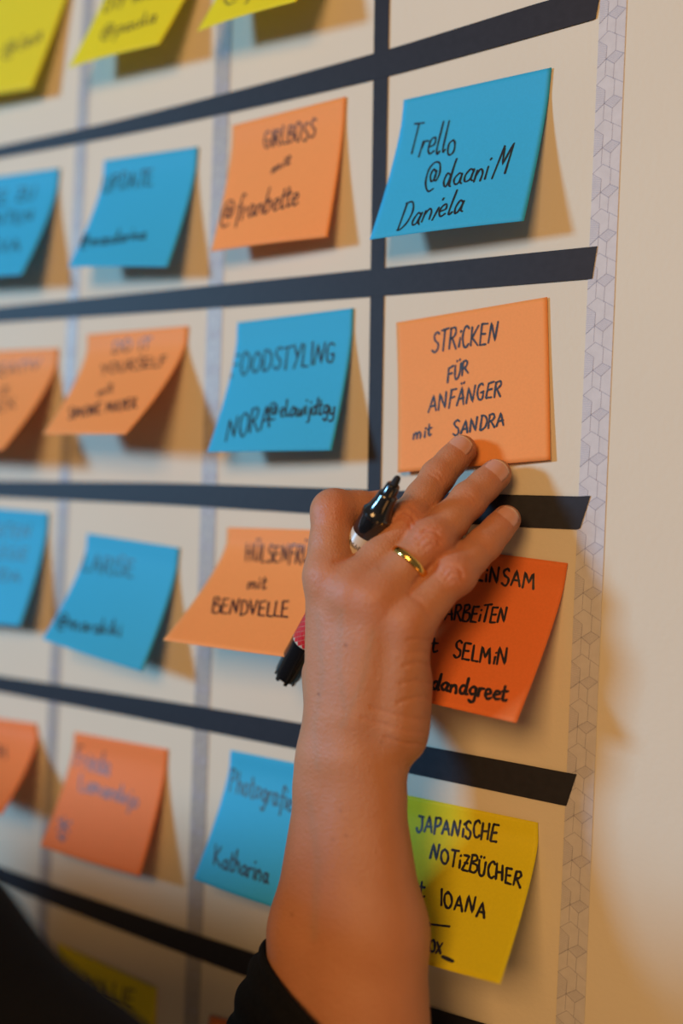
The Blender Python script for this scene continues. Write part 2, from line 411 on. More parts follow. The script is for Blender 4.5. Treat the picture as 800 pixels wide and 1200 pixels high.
def make_note(px4, color, label, texts, lines=(), ink=1.0, group='sticky notes on the wall grid', length=75.0, peel=0.0,
              flat=.14, hold=None, name='sticky_note', wx=.5, outs=None):
    """px4: TL TR BR BL in picture units. Upper corners lie on the wall, the lower ones hang free at
    note length; the sheet leaves the wall below its gummed strip."""
    TL, TR = at(*px4[0], .9), at(*px4[1], .9)
    e = (TR-TL)/np.linalg.norm(TR-TL)
    def low(T, p, o_fix=None):
        if o_fix is not None: return at(p[0], p[1], o_fix)
        best = None
        for off in np.linspace(1.5, 60, 235):
            P = at(p[0], p[1], off); d = P-T
            c = (np.linalg.norm(d)-length)**2 + wx*(d@e)**2
            if best is None or c < best[0]: best = (c, P)
        return best[1]
    BR = low(TR, px4[2], outs and outs[0]); BL = low(TL, px4[3], outs and outs[1])
    def S(u, v):
        u = np.asarray(u, float)[..., None]; v = np.asarray(v, float)[..., None]
        A = TL+(TR-TL)*u; B = BL+(BR-BL)*u; D = B-A
        s = np.clip((v-flat)/(1-flat), 0, None)
        g = s**1.35
        P = A + D*v
        outp = D[..., 1:2]
        P = P.copy()
        P[..., 1:2] = A[..., 1:2] + outp*g - .25*v
        if peel:
            w = np.exp(-((1-u)**2/.010))*np.exp(-(v**2/.006))
            P[..., 1:2] -= peel*w
        # slight belly across the sheet
        P[..., 1:2] -= 1.4*np.sin(math.pi*u)*s*(1 if not hold else .4)
        if hold:     # fingers press the sheet flat here (u, v, radius)
            pass
        return P
    n = 30
    uu, vv = np.meshgrid(np.linspace(0, 1, n+1), np.linspace(0, 1, n+1))
    P = S(uu, vv).reshape(-1, 3)
    Fc = [(j*(n+1)+i, (j+1)*(n+1)+i, (j+1)*(n+1)+i+1, j*(n+1)+i+1) for j in range(n) for i in range(n)]
    o = mesh_obj(name, P, Fc, MAT[color], origin=(TL+TR)/2)
    sol = o.modifiers.new('thickness', 'SOLIDIFY'); sol.thickness = .00012; sol.offset = -1
    tag(o, label, 'sticky note', group)
    # writing
    rs = np.random.default_rng(abs(hash_str(label)) % 100000)
    gp = proj(P)
    def uv_of(q):
        k = int(np.argmin(((gp-q)**2).sum(1))); u, v = uu.reshape(-1)[k], vv.reshape(-1)[k]
        x = np.array([u, v])
        for _ in range(5):
            b = proj(S(*x)); ju = (proj(S(x[0]+.01, x[1]))-b)/.01; jv = (proj(S(x[0], x[1]+.01))-b)/.01
            x = x+np.linalg.solve(np.array([ju, jv]).T, q-b)
            x = np.clip(x, -.2, 1.2)
        return x
    V = []; FF = []
    strokes = []
    for t in texts:
        txt, a, b, h = t[:4]; sl = t[4] if len(t) > 4 else .12; w = (t[5] if len(t) > 5 else .85)*ink*1.28
        for st in text_strokes(txt, a, b, h, sl, rs): strokes.append((st, w))
    for (a, b, w) in lines: strokes.append((densify([a, b], 8), w))
    for st, w in strokes:
        uv = np.array([uv_of(q) for q in st])
        if ((uv < .01) | (uv > .99)).any():
            keep = ((uv > .01) & (uv < .99)).all(1)
            uv = uv[keep]
            if len(uv) < 2: continue
        Q = S(uv[:, 0], uv[:, 1]); 
        du = S(uv[:, 0]+.01, uv[:, 1])-Q; dv = S(uv[:, 0], uv[:, 1]+.01)-Q
        nrm = np.cross(dv, du); nrm /= np.linalg.norm(nrm, axis=1)[:, None]
        if nrm[0][1] > 0: nrm = -nrm
        Q = Q+nrm*.16
        T = np.gradient(Q, axis=0); ln = np.linalg.norm(T, axis=1)[:, None]; ln[ln < 1e-6] = 1; T = T/ln
        Sd = np.cross(T, nrm)
        ww = w*.5*(1+.12*np.sin(np.arange(len(Q))*.7+rs.random()*6))
        i0 = len(V)
        # rounded start and end
        V.append(Q[0]-T[0]*w*.45)
        for q, s_, wk in zip(Q, Sd, ww): V.append(q+s_*wk); V.append(q-s_*wk)
        V.append(Q[-1]+T[-1]*w*.45)
        FF.append((i0, i0+1, i0+2))
        for k in range(len(Q)-1):
            a = i0+1+2*k; FF.append((a, a+2, a+3, a+1))
        a = i0+1+2*(len(Q)-1); FF.append((a, a+2, a+1))
    if V:
        tag(mesh_obj('handwriting', np.array(V), FF, MAT['ink'], parent=o, smooth=False), kind='stuff')
    return o, S

def hash_str(s):
    h = 7
    for c in s: h = (h*31+ord(c)) % 1000003
    return h

NOTE = {}
NOTE['tool'] = make_note([(473, 117), (646, 79), (614, 259), (433, 281)], 'blue',
    'blue sticky note with crisp handwriting, hanging in the top right grid cell',
    [('Trello', (477, 183), (532, 180), 37, .22, .75), ('@daani', (496, 221), (570, 211), 30, .25, .75),
     ('M', (576, 209), (594, 203), 34, .3, .75), ('Daniela', (464, 270), (541, 248), 30, .35, .75)])
NOTE['girl'] = make_note([(272, 147), (405, 113), (384, 278), (247, 295)], 'orange',
    'orange sticky note right of the second pale tape, below the top navy tape',
    [('GIRLBOSS', (309, 174), (369, 161), 20, .1, .8), ('mit', (318, 203), (339, 192), 12, .3), ('@franbette', (258, 263), (349, 239), 27, .15, .85)])
NOTE['upd'] = make_note([(122, 188), (232, 172), (197, 313), (80, 313)], 'blue',
    'blue sticky note with two lines, left of the orange note in the second row',
    [('UPDATE', (121, 225), (179, 217), 20, .1), ('@mandarina', (93, 291), (170, 280), 15, .15)])
NOTE['b1'] = make_note([(-38, 212), (70, 197), (26, 322), (-78, 330)], 'blue',
    'blue sticky note cut by the left photo edge, below the upper yellow notes',
    [('IDEE ZU', (-30, 245), (42, 232), 15, .1), ('PLANTEN', (-40, 270), (40, 258), 13, .1), ('mit EVA', (-46, 302), (24, 294), 15, .1)])
NOTE['food'] = make_note([(278, 378), (414, 361), (389, 528), (243, 530)], 'blue',
    'blue sticky note lettered FOODSTYLING, beside the vertical navy tape',
    [('FOODSTYLING', (271, 440), (392, 424), 25, .1), ('@elawijdtgy', (314, 490), (392, 485), 20, .1, .8), ('NORA', (265, 517), (317, 500), 27, .1)])
NOTE['diy'] = make_note([(102, 392), (220, 382), (148, 509), (50, 509)], 'orange',
    'orange sticky note with four blurred lines, left of the FOODSTYLING note',
    [('DO IT', (132, 414), (176, 409), 14, .1), ('YOURSELF', (118, 439), (195, 428), 12, .1), ('mit', (115, 465), (132, 458), 11, .1), ('SIMONE MAYER', (80, 491), (160, 478), 12, .1)])
NOTE['o2'] = make_note([(-46, 413), (68, 408), (4, 527), (-98, 527)], 'orange',
    'orange sticky note cut by the left photo edge in the third row',
    [('KREATIV', (-24, 446), (47, 431), 12, .1), ('mit', (-12, 468), (10, 460), 11, .1), ('ALEX', (-30, 490), (18, 478), 12, .1)])
NOTE['knit'] = make_note([(464, 378), (641, 348), (645, 539), (466, 554)], 'orange',
    'orange sticky note lettered STRICKEN, pressed down by the fingertips',
    [('STRiCKEN', (506, 413), (583, 400), 24, .1, .8), ('FÜR', (524, 448), (549, 437), 17, .1, .8), ('ANFÄNGER', (502, 483), (587, 464), 19, .1, .8),
     ('mit', (484, 515), (505, 511), 15, .1, .8), ('SANDRA', (531, 510), (591, 498), 16, .1, .8)], hold=True, flat=.3, outs=(2.0, 4.5))
NOTE['b4'] = make_note([(-48, 592), (57, 601), (24, 734), (-80, 724)], 'blue',
    'blue sticky note cut by the left photo edge in the fourth row',
    [('GARTEN', (-25, 630), (36, 630), 14, .1), ('PFLEGE', (-30, 652), (32, 656), 13, .1), ('mit IDA', (-36, 676), (24, 682), 13, .1)])
NOTE['b5'] = make_note([(102, 625), (210, 642), (167, 787), (50, 749)], 'blue',
    'blue sticky note hanging tilted left of the orange HÜLSENFR note',
    [('LARISE', (97, 668), (157, 677), 20, .1), ('@marakiki', (66, 735), (142, 746), 17, .1)])
NOTE['hul'] = make_note([(266, 618), (402, 622), (352, 772), (191, 750)], 'orange',
    'orange sticky note lettered HÜLSENFR, partly behind the hand and marker',
    [('HÜLSENFRÜCHTE', (288, 658), (396, 660), 20, .1), ('mit', (290, 690), (311, 690), 15, .1), ('BENDVELLE', (249, 718), (338, 723), 17, .12)])
NOTE['work'] = make_note([(500, 638), (665, 660), (605, 847), (442, 808)], 'hand_shaded_orange',
    'deep orange sticky note lettered ARBEITEN, under the little finger',  # deep tone is shade painted into ordinary orange paper
    [('GEMEiNSAM', (516, 672), (627, 691), 18, .08, .9), ('ARBEiTEN', (521, 727), (593, 730), 19, .18, .85), ('mit', (482, 760), (512, 764), 18, .1, .9),
     ('SELMiN', (531, 771), (594, 780), 18, .15, .9), ('@dandgreet', (486, 804), (593, 822), 19, .15, 1.1)])
NOTE['o6'] = make_note([(-52, 835), (42, 848), (2, 955), (-90, 925)], 'shaded_orange',
    'deep orange sticky note cut by the left photo edge in the fifth row',  # deep tone comes from shade mixed into the orange
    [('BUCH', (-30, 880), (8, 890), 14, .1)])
NOTE['o7'] = make_note([(87, 858), (196, 878), (164, 1027), (47, 991)], 'shaded_orange',
    'deep orange sticky note with a small flower sign, right of the left-edge tape',  # orange paper too, its deeper tone is painted shade
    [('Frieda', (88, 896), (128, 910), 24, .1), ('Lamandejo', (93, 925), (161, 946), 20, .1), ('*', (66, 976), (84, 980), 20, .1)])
NOTE['photo'] = make_note([(270, 879), (398, 905), (357, 1074), (227, 1030)], 'blue',
    'blue sticky note lettered Photografie, left of the forearm',
    [('Photografie', (269, 926), (342, 950), 27, .1), ('Katharina', (251, 1013), (314, 1036), 24, .1)])
NOTE['jap'] = make_note([(468, 930), (630, 964), (586, 1153), (426, 1106)], 'yellow',
    'yellow sticky note lettered JAPANISCHE NOTIZBÜCHER, right of the forearm',
    [('JAPANiSCHE', (488, 974), (583, 986), 19, .1, .95), ('NOTiZBÜCHER', (504, 1007), (610, 1040), 18, .12, .95), ('mit', (468, 1044), (497, 1052), 18, .1, .9),
     ('IOANA', (516, 1061), (569, 1077), 18, .1, .95), ('fox', (497, 1112), (517, 1118), 27, .1, .95)],
    lines=[((470, 1079), (527, 1086), 1.0), ((518, 1121), (531, 1127), 1.6)])
NOTE['y8'] = make_note([(67, 1105), (183, 1158), (178, 1300), (52, 1250)], 'yellow',
    'yellow sticky note in the bottom row, beside the dark shoulder',
    [('WILLIE', (97, 1162), (157, 1183), 22, .1), ('mit', (95, 1200), (115, 1207), 15, .1)])
NOTE['o9'] = make_note([(246, 1190), (372, 1222), (350, 1370), (215, 1330)], 'shaded_orange',
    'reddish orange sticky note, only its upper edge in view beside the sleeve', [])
NOTE['y1'] = make_note([(-10, -52), (98, -73), (38, 104), (-68, 124)], 'yellow',
    'leftmost yellow sticky note in the top row, at the photo corner',
    [('@lea', (2, 70), (48, 47), 18, .2)])
NOTE['y2'] = make_note([(150, -82), (258, -105), (187, 52), (80, 80)], 'yellow',
    'middle yellow sticky note of the top row, with writing near its lower edge',
    [('DIY mit', (122, 14), (178, -4), 14, .2), ('@paula', (117, 47), (182, 25), 17, .2)])
NOTE['y3'] = make_note([(300, -118), (425, -150), (347, 2), (231, 37)], 'yellow',
    'rightmost yellow sticky note, only its lower tip showing at the top',
    [('@joni', (262, 5), (330, -18), 18, .2)])

# =====================================================================
#  SIGNED-DISTANCE SCULPTING  (round cones joined by smooth minimum, then surface nets)
# =====================================================================
class Field:
    def __init__(s, lo, hi, h):
        s.h = h; s.lo = np.array(lo, np.float32)
        s.n = np.ceil((np.array(hi)-np.array(lo))/h).astype(int)+1
        s.ax = [s.lo[i]+h*np.arange(s.n[i], dtype=np.float32) for i in range(3)]
    def new(s): return np.full(tuple(s.n), 30.0, np.float32)
    def cone(s, D, a, b, ra, rb, k=3.0, flat=None, sub=False, cap=None):
        """flat=(dir, factor): squash the cross-section along dir; sub: carve instead of add"""
        a = np.array(a, float); b = np.array(b, float); m = max(ra, rb)*(1.0 if flat is None else max(1, 1/flat[1]))+14
        lo = np.minimum(a, b)-m; hi = np.maximum(a, b)+m
        i0 = np.clip(((lo-s.lo)/s.h).astype(int), 0, s.n); i1 = np.clip(((hi-s.lo)/s.h).astype(int)+2, 0, s.n)
        if (i1 <= i0).any(): return
        sl = tuple(slice(i0[i], i1[i]) for i in range(3))
        X, Y, Z = np.meshgrid(*[s.ax[i][sl[i]] for i in range(3)], indexing='ij', sparse=True)
        px, py, pz = X-a[0], Y-a[1], Z-a[2]
        d = b-a; dd = float(d@d)+1e-6
        t = np.clip((px*d[0]+py*d[1]+pz*d[2])/dd, 0, 1).astype(np.float32)
        qx, qy, qz = px-d[0]*t, py-d[1]*t, pz-d[2]*t
        if flat is not None:
            f = np.array(flat[0], float); f /= np.linalg.norm(f)
            c = (qx*f[0]+qy*f[1]+qz*f[2])*(1/flat[1]-1)
            qx, qy, qz = qx+c*f[0], qy+c*f[1], qz+c*f[2]
        r = ra+(rb-ra)*t
        e = (np.sqrt(qx*qx+qy*qy+qz*qz)-r).astype(np.float32)
        if sub:
            e = -e; o = D[sl]
            hh = np.clip(.5-.5*(o-e)/k, 0, 1); D[sl] = o*(1-hh)+e*hh+k*hh*(1-hh)
        else:
            D[sl] = smin(D[sl], e, k)
    def mesh(s, D):
        ins = D < 0
        c = [ins[x:ins.shape[0]-1+x, y:ins.shape[1]-1+y, z:ins.shape[2]-1+z] for x in (0, 1) for y in (0, 1) for z in (0, 1)]
        anyi = c[0].copy(); alli = c[0].copy()
        for q in c[1:]: anyi |= q; alli &= q
        act = anyi & ~alli
        I = np.argwhere(act); idx = np.full(act.shape, -1, np.int32); idx[act] = np.arange(len(I))
        off = np.array([(x, y, z) for x in (0, 1) for y in (0, 1) for z in (0, 1)])
        vals = np.stack([D[tuple((I+o).T)] for o in off], 1)
        acc = np.zeros((len(I), 3)); cnt = np.zeros(len(I))
        for i in range(8):
            for j in range(i+1, 8):
                if np.abs(off[i]-off[j]).sum() != 1: continue
                a, b = vals[:, i], vals[:, j]; m = (a < 0) != (b < 0)
                t = np.where(m, a/(a-b+1e-12), 0)
                p = off[i]+(off[j]-off[i])*t[:, None]
                acc[m] += p[m]; cnt[m] += 1
        V = s.lo+(I+acc/cnt[:, None])*s.h
        Fs = []
        for ax in range(3):
            u, w = [(1, 2), (2, 0), (0, 1)][ax]
            sl0 = [slice(None)]*3; sl1 = [slice(None)]*3
            sl0[ax] = slice(0, -1); sl1[ax] = slice(1, None)
            a, b = ins[tuple(sl0)], ins[tuple(sl1)]
            E = np.argwhere(a != b)
            E = E[(E[:, u] > 0) & (E[:, w] > 0) & (E[:, u] < ins.shape[u]-1) & (E[:, w] < ins.shape[w]-1)]
            sg = a[tuple(E.T)]
            eu = np.zeros(3, int); eu[u] = 1; ew = np.zeros(3, int); ew[w] = 1
            q = [idx[tuple((E+o).T)] for o in (-eu-ew, -ew, 0*eu, -eu)]
            Q = np.stack(q, 1); Q[~sg] = Q[~sg][:, ::-1]
            Fs.append(Q)
        Fa = np.vstack(Fs); Fa = Fa[(Fa >= 0).all(1)]
        return V, Fa

def smin(a, b, k):
    h = np.clip(k-np.abs(a-b), 0, None)/k
    return np.minimum(a, b)-h*h*k*.25

def relax(V, F, it=2, lam=.5):
    E = np.vstack([F[:, [0, 1]], F[:, [1, 2]], F[:, [2, 3]], F[:, [3, 0]]])
    E = np.vstack([E, E[:, ::-1]])
    cnt = np.bincount(E[:, 0], minlength=len(V)).astype(float)
    for _ in range(it):
        S = np.stack([np.bincount(E[:, 0], weights=V[E[:, 1], k], minlength=len(V)) for k in range(3)], 1)
        V = V+(S/cnt[:, None]-V)*lam
    return V
def normals(V, F):
    n = np.cross(V[F[:, 2]]-V[F[:, 0]], V[F[:, 3]]-V[F[:, 1]])
    Nn = np.zeros_like(V)
    for k in range(4):
        for c in range(3): Nn[:, c] += np.bincount(F[:, k], weights=n[:, c], minlength=len(V))
    return Nn/(np.linalg.norm(Nn, axis=1)[:, None]+1e-9)

def big_mesh(name, V, F, mat, parent):
    me = bpy.data.meshes.new(name)
    po = np.array(parent.get('_org', (0, 0, 0)))
    W = V.copy(); W[:, 2] += CAM_H; W = W*.001-po
    me.vertices.add(len(W)); me.vertices.foreach_set('co', W.astype(np.float32).ravel())
    me.loops.add(F.size); me.loops.foreach_set('vertex_index', F.astype(np.int32).ravel())
    me.polygons.add(len(F)); me.polygons.foreach_set('loop_start', np.arange(0, F.size, 4, dtype=np.int32))
    me.polygons.foreach_set('use_smooth', np.ones(len(F), bool))
    me.update(calc_edges=True); me.validate()
    me.materials.append(mat)
    o = bpy.data.objects.new(name, me); COL.objects.link(o); o.parent = parent
    o['_org'] = tuple(float(x) for x in po)
    return o

# ---------------------------------------------------------------- the hand and forearm
def P(px, py, off): return at(px, py, off)
FING = {   # joints: knuckle, middle joint, last joint, tip ; radii
 'index':  ([P(387, 676, 60), P(391, 600, 52), P(446, 597, 31), P(462, 628, 22)], [10.5, 10.3, 8.4, 7.0]),
 'middle': ([P(416, 694, 62), P(477, 611, 42), P(513, 558, 23), P(541, 527, 10.5)], [10.0, 8.8, 7.8, 6.6]),
 'ring':   ([P(440, 703, 62), P(505, 634, 44), P(549, 586, 26), P(581, 556, 12.0)], [10.0, 9.2, 8.1, 6.8]),
 'little': ([P(476, 730, 58), P(533, 672, 42), P(568, 637, 28), P(593, 609, 17)], [9.6, 8.6, 7.5, 6.2]),
 'thumb':  ([P(402, 830, 46), P(388, 765, 28), P(406, 705, 20), P(430, 662, 20)], [12.0, 11.0, 9.5, 7.5]),
}
WR = P(413, 905, 58)
ELB = atZ(392, 1480, 398)
allp = np.array([p for q, _ in FING.values() for p in q]+[WR])
FA1 = P(405, 1090, 66); FA2 = P(399, 1235, 76)
lo = np.minimum(allp.min(0), np.minimum(FA1, FA2))-48; hi = np.maximum(allp.max(0), np.maximum(FA1, FA2))+46
lo[2] = FA2[2]-20; hi[2] = allp[:, 2].max()+12; hi[1] = min(hi[1], -1.0)
HF = Field(lo, hi, .8)
Dp = HF.new()
back = -Fw                                        # towards the camera: the back of the hand
nrm_palm = np.cross(FING['index'][0][0]-WR, FING['little'][0][0]-WR); nrm_palm /= np.linalg.norm(nrm_palm)
if nrm_palm@back < 0: nrm_palm = -nrm_palm
K = {k: v[0][0] for k, v in FING.items()}
HF.cone(Dp, K['index'], P(387, 870, 62), 11.0, 12.0, 6)
HF.cone(Dp, K['middle'], P(398, 880, 62), 11.0, 13.5, 6)
HF.cone(Dp, K['ring'], P(420, 880, 62), 10.5, 14.0, 6)
HF.cone(Dp, K['little'], P(462, 846, 56), 11.0, 13.8, 6)
HF.cone(Dp, P(420, 760, 56), P(420, 840, 56), 14, 15, 8)
HF.cone(Dp, P(390, 870, 56), P(382, 790, 44), 12, 11.5, 8)          # ball of the thumb
HF.cone(Dp, P(470, 800, 50), P(468, 865, 52), 13, 11.5, 7)          # heel below the little finger
# wrist and forearm: two parallel cones give an oval section
HF.cone(Dp, P(386, 880, 60), P(382, 915, 60), 12.3, 12.3, 7)
HF.cone(Dp, P(440, 885, 58), P(439, 925, 58), 12.0, 11.4, 7)
HF.cone(Dp, P(382, 905, 60), P(371, 1090, 67), 12.4, 19.8, 9)
HF.cone(Dp, P(439, 915, 58), P(444, 1090, 65), 11.6, 19.6, 9)
HF.cone(Dp, P(371, 1090, 67), P(366, 1300, 80), 19.8, 25, 9)
HF.cone(Dp, P(444, 1090, 65), P(440, 1300, 78), 19.6, 24.5, 9)
HF.cone(Dp, P(413, 900, 60), P(405, 1300, 78), 14, 26, 9)
for a_, b_ in (('index', 'middle'), ('middle', 'ring'), ('ring', 'little')):
    for t_, r_ in ((.0, 9.2), (.16, 8.2)):
        pa_ = FING[a_][0][0]+(FING[a_][0][1]-FING[a_][0][0])*t_; pb_ = FING[b_][0][0]+(FING[b_][0][1]-FING[b_][0][0])*t_
        if a_ == 'index' and t_ > 0: continue
        HF.cone(Dp, pa_, pb_, r_, r_, 5)
# knuckles and tendons on the back of the hand
for k, r, o2 in (('index', 5.5, 4.2), ('middle', 6.0, 4.6)):
    c = K[k]+back*o2; HF.cone(Dp, c, c+(K[k]-FING[k][0][1])*.08, r+1, r, 8)
for k, t in (('index', P(398, 830, 64)), ('middle', P(410, 835, 65)), ('ring', P(424, 835, 64))):
    a = K[k]+back*6.6; b = t+back*6.0
    HF.cone(Dp, a, b, 3.2, 1.2, 9)
Df = HF.new()
for k in ('index', 'middle', 'ring', 'little', 'thumb'):
    J, R_ = FING[k]; D1 = HF.new()
    for i in range(3):
        mid = (J[i]+J[i+1])/2
        rm = (R_[i]+R_[i+1])/2*(.955 if i else .97)
        HF.cone(D1, J[i], mid, R_[i], rm, 3.0); HF.cone(D1, mid, J[i+1], rm, R_[i+1], 3.0)
    # soft pad under the last phalanx
    pad = (J[2]+J[3]*2)/3 - back*1.2
    HF.cone(D1, pad, J[3]-back*.6, R_[3]*.95, R_[3]*.9, 3.0)
    if k != 'index' and k != 'thumb':
        c = J[1]+back*1.0; HF.cone(D1, c, c, R_[1]+.35, R_[1]+.35, 4)
    Df = smin(Df, D1, 1.3)
    if k in ('middle', 'ring', 'little'):
        pass
D = smin(Dp, Df, 6.5)
# webs between the fingers
def lerp(a, b, t): return a+(b-a)*t
Dw = HF.new()
for a, b in (('middle', 'ring'), ('ring', 'little')):
    pa = lerp(FING[a][0][0], FING[a][0][1], .42); pb = lerp(FING[b][0][0], FING[b][0][1], .36)
    HF.cone(Dw, pa-back*3, pb-back*3, 5.0, 5.0, 3)
D = smin(D, Dw, 5)
HV, HFc = HF.mesh(D)
del Df, Dp, Dw
HV = relax(HV, HFc, 3, .5)
HN = normals(HV, HFc)

# creases drawn on the skin: polylines in picture units, visible (camera) side only
q = proj(HV); front = (HN@back) > .05
def dist_poly(q, pl):
    d = np.full(len(q), 1e9)
    for a, b in zip(pl[:-1], pl[1:]):
        a = np.array(a, float); b = np.array(b, float); ab = b-a
        t = np.clip(((q-a)@ab)/(ab@ab+1e-9), 0, 1)
        d = np.minimum(d, np.linalg.norm(q-(a+t[:, None]*ab), axis=1))
    return d
def crop(pts, s=.35, ox=340, oy=500): return [(ox+x*s, oy+y*s) for x, y in pts]
CR = [  # (polyline, sigma px, depth mm)
 (crop([(352, 300), (378, 282), (408, 300), (415, 322)]), 2.2, .45), (crop([(340, 318), (368, 302), (396, 318), (402, 340)]), 2.0, .40),
 (crop([(362, 275), (395, 262), (425, 285)]), 1.8, .3), (crop([(468, 160), (490, 172), (500, 192)]), 1.6, .25), (crop([(478, 150), (500, 160), (512, 180)]), 1.5, .2),
 (crop([(422, 372), (450, 345), (488, 352), (508, 380)]), 2.2, .45), (crop([(432, 392), (458, 366), (490, 376), (500, 398)]), 2.0, .42), (crop([(442, 350), (470, 335), (500, 342)]), 1.7, .3),
 (crop([(448, 405), (470, 390), (488, 404)]), 1.7, .25),
 (crop([(580, 232), (600, 245), (610, 262)]), 1.5, .22), (crop([(590, 222), (612, 236), (622, 252)]), 1.4, .2),
 (crop([(510, 492), (530, 468), (560, 470), (578, 495)]), 2.0, .38), (crop([(522, 512), (540, 490), (566, 494), (575, 512)]), 1.9, .35), (crop([(530, 525), (548, 512), (562, 522)]), 1.5, .2),
 (crop([(640, 395), (655, 402), (662, 416)]), 1.4, .18),
 (crop([(226, 395), (215, 425), (180, 445), (150, 452)]), 3.2, .55),          # fold between index and marker
 (crop([(470, 800), (430, 790), (380, 800)]), 2.2, .3), (crop([(468, 860), (430, 850), (370, 862)]), 2.0, .25),
 (crop([(462, 905), (425, 905), (360, 925)]), 2.2, .32), (crop([(455, 985), (400, 975), (330, 960), (270, 940)]), 2.4, .35),
 (crop([(450, 1025), (390, 1020), (320, 1000), (240, 975)]), 2.4, .32), (crop([(440, 1065), (385, 1060), (320, 1040)]), 2.2, .28),
 (crop([(475, 720), (430, 710), (395, 715)]), 1.9, .2), (crop([(480, 760), (435, 752), (400, 756)]), 1.9, .2),
 (crop([(395, 560), (440, 590), (470, 640)]), 3.0, .3),
 (crop([(470, 465), (430, 505), (398, 552)]), 2.4, .5), (crop([(360, 410), (300, 470)]), 3.0, .35),
]
for pl, sg, dp in CR:
    d = dist_poly(q, pl); w = dp*(1.6 if sg < 2.25 else 1.0)*np.exp(-(d/sg)**2)*front
    HV = HV-HN*w[:, None]
HN = normals(HV, HFc)
# colour of the skin: redder joints and palm side, faint veins, moles
red = np.zeros(len(HV)); 
for k, (J, R_) in FING.items():
    for i, s_ in ((0, 11), (1, 9), (2, 7), (3, 8)):
        dd = np.linalg.norm(HV-J[i]-back*R_[i]*.7, axis=1); red += [.35, .75, .35, .5][i]*np.exp(-(dd/s_)**2)
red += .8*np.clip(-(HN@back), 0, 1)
for pl, sg, dp in CR:
    red += .5*dp*np.exp(-(dist_poly(q, pl)/(sg*1.2))**2)*front
red = np.clip(red, 0, 1)
vein = np.zeros(len(HV))
for pl, sg in (([(372, 720), (378, 790), (368, 850), (372, 900)], 4), ([(400, 715), (396, 780), (404, 830)], 4), ([(437, 740), (424, 800), (400, 850)], 3.5), ([(362, 930), (372, 1010), (368, 1100)], 5)):
    vein = np.maximum(vein, np.exp(-(dist_poly(q, pl)/sg)**2)*front*.6)
mole = np.zeros(len(HV))
for mx_, my_, s_, a_ in ((405, 756, 1.7, .8), (373.5, 813.5, 1.3, .9), (399, 950, 2.0, .35), (405, 979, 1.8, .45), (390, 984, 1.8, .35), (342, 1072, 2.2, .4), (447, 870, 1.5, .3)):
    mole = np.maximum(mole, a_*np.exp(-(((q-np.array([mx_, my_]))**2).sum(1))/s_**2)*front)

def skin_material():
    m, nt, b = new_mat('skin')
    at_ = N(nt, 'ShaderNodeAttribute'); at_.attribute_name = 'skin_zones'
    sp = N(nt, 'ShaderNodeSeparateColor'); L(nt, at_.outputs['Color'], sp.inputs[0])
    tc = N(nt, 'ShaderNodeTexCoord')
    n = N(nt, 'ShaderNodeTexNoise'); n.inputs['Scale'].default_value = 70; n.inputs['Detail'].default_value = 5
    L(nt, tc.outputs['Object'], n.inputs['Vector'])
    base = N(nt, 'ShaderNodeMix'); base.data_type = 'RGBA'
    base.inputs[6].default_value = (.39, .16, .076, 1); base.inputs[7].default_value = (.465, .205, .102, 1)
    L(nt, n.outputs['Fac'], base.inputs[0])
    r = N(nt, 'ShaderNodeMix'); r.data_type = 'RGBA'; r.inputs[7].default_value = (.46, .125, .06, 1)
    L(nt, sp.outputs[0], r.inputs[0]); L(nt, base.outputs[2], r.inputs[6])
    mr = N(nt, 'ShaderNodeMath', operation='MULTIPLY'); mr.inputs[1].default_value = .65
    L(nt, sp.outputs[0], mr.inputs[0]); L(nt, mr.outputs[0], r.inputs[0])
    vv_ = N(nt, 'ShaderNodeMix'); vv_.data_type = 'RGBA'; vv_.inputs[7].default_value = (.30, .19, .12, 1)
    mv = N(nt, 'ShaderNodeMath', operation='MULTIPLY'); mv.inputs[1].default_value = .5
    L(nt, sp.outputs[1], mv.inputs[0]); L(nt, mv.outputs[0], vv_.inputs[0]); L(nt, r.outputs[2], vv_.inputs[6])
    mo = N(nt, 'ShaderNodeMix'); mo.data_type = 'RGBA'; mo.inputs[7].default_value = (.10, .03, .018, 1)
    L(nt, sp.outputs[2], mo.inputs[0]); L(nt, vv_.outputs[2], mo.inputs[6])
    L(nt, mo.outputs[2], b.inputs['Base Color'])
    b.inputs['Roughness'].default_value = .52; b.inputs['Specular IOR Level'].default_value = .33
    b.inputs['Subsurface Weight'].default_value = .12; b.inputs['Subsurface Radius'].default_value = (1, .35, .2)
    b.inputs['Subsurface Scale'].default_value = .003
    # fine criss-cross lines of skin
    vo = N(nt, 'ShaderNodeTexVoronoi'); vo.feature = 'DISTANCE_TO_EDGE'; vo.inputs['Scale'].default_value = 800
    mp = N(nt, 'ShaderNodeMapping'); mp.inputs['Scale'].default_value = (1, 1, .6)
    L(nt, tc.outputs['Object'], mp.inputs[0]); L(nt, mp.outputs[0], vo.inputs['Vector'])
    n2 = N(nt, 'ShaderNodeTexNoise'); n2.inputs['Scale'].default_value = 420; n2.inputs['Detail'].default_value = 4
    L(nt, tc.outputs['Object'], n2.inputs['Vector'])
    ad = N(nt, 'ShaderNodeMath', operation='ADD'); L(nt, vo.outputs['Distance'], ad.inputs[0]); L(nt, n2.outputs['Fac'], ad.inputs[1])
    bp = N(nt, 'ShaderNodeBump'); bp.inputs['Strength'].default_value = .5; bp.inputs['Distance'].default_value = .0005
    L(nt, ad.outputs[0], bp.inputs['Height']); L(nt, bp.outputs['Normal'], b.inputs['Normal'])
    return m
MAT['skin'] = skin_material()

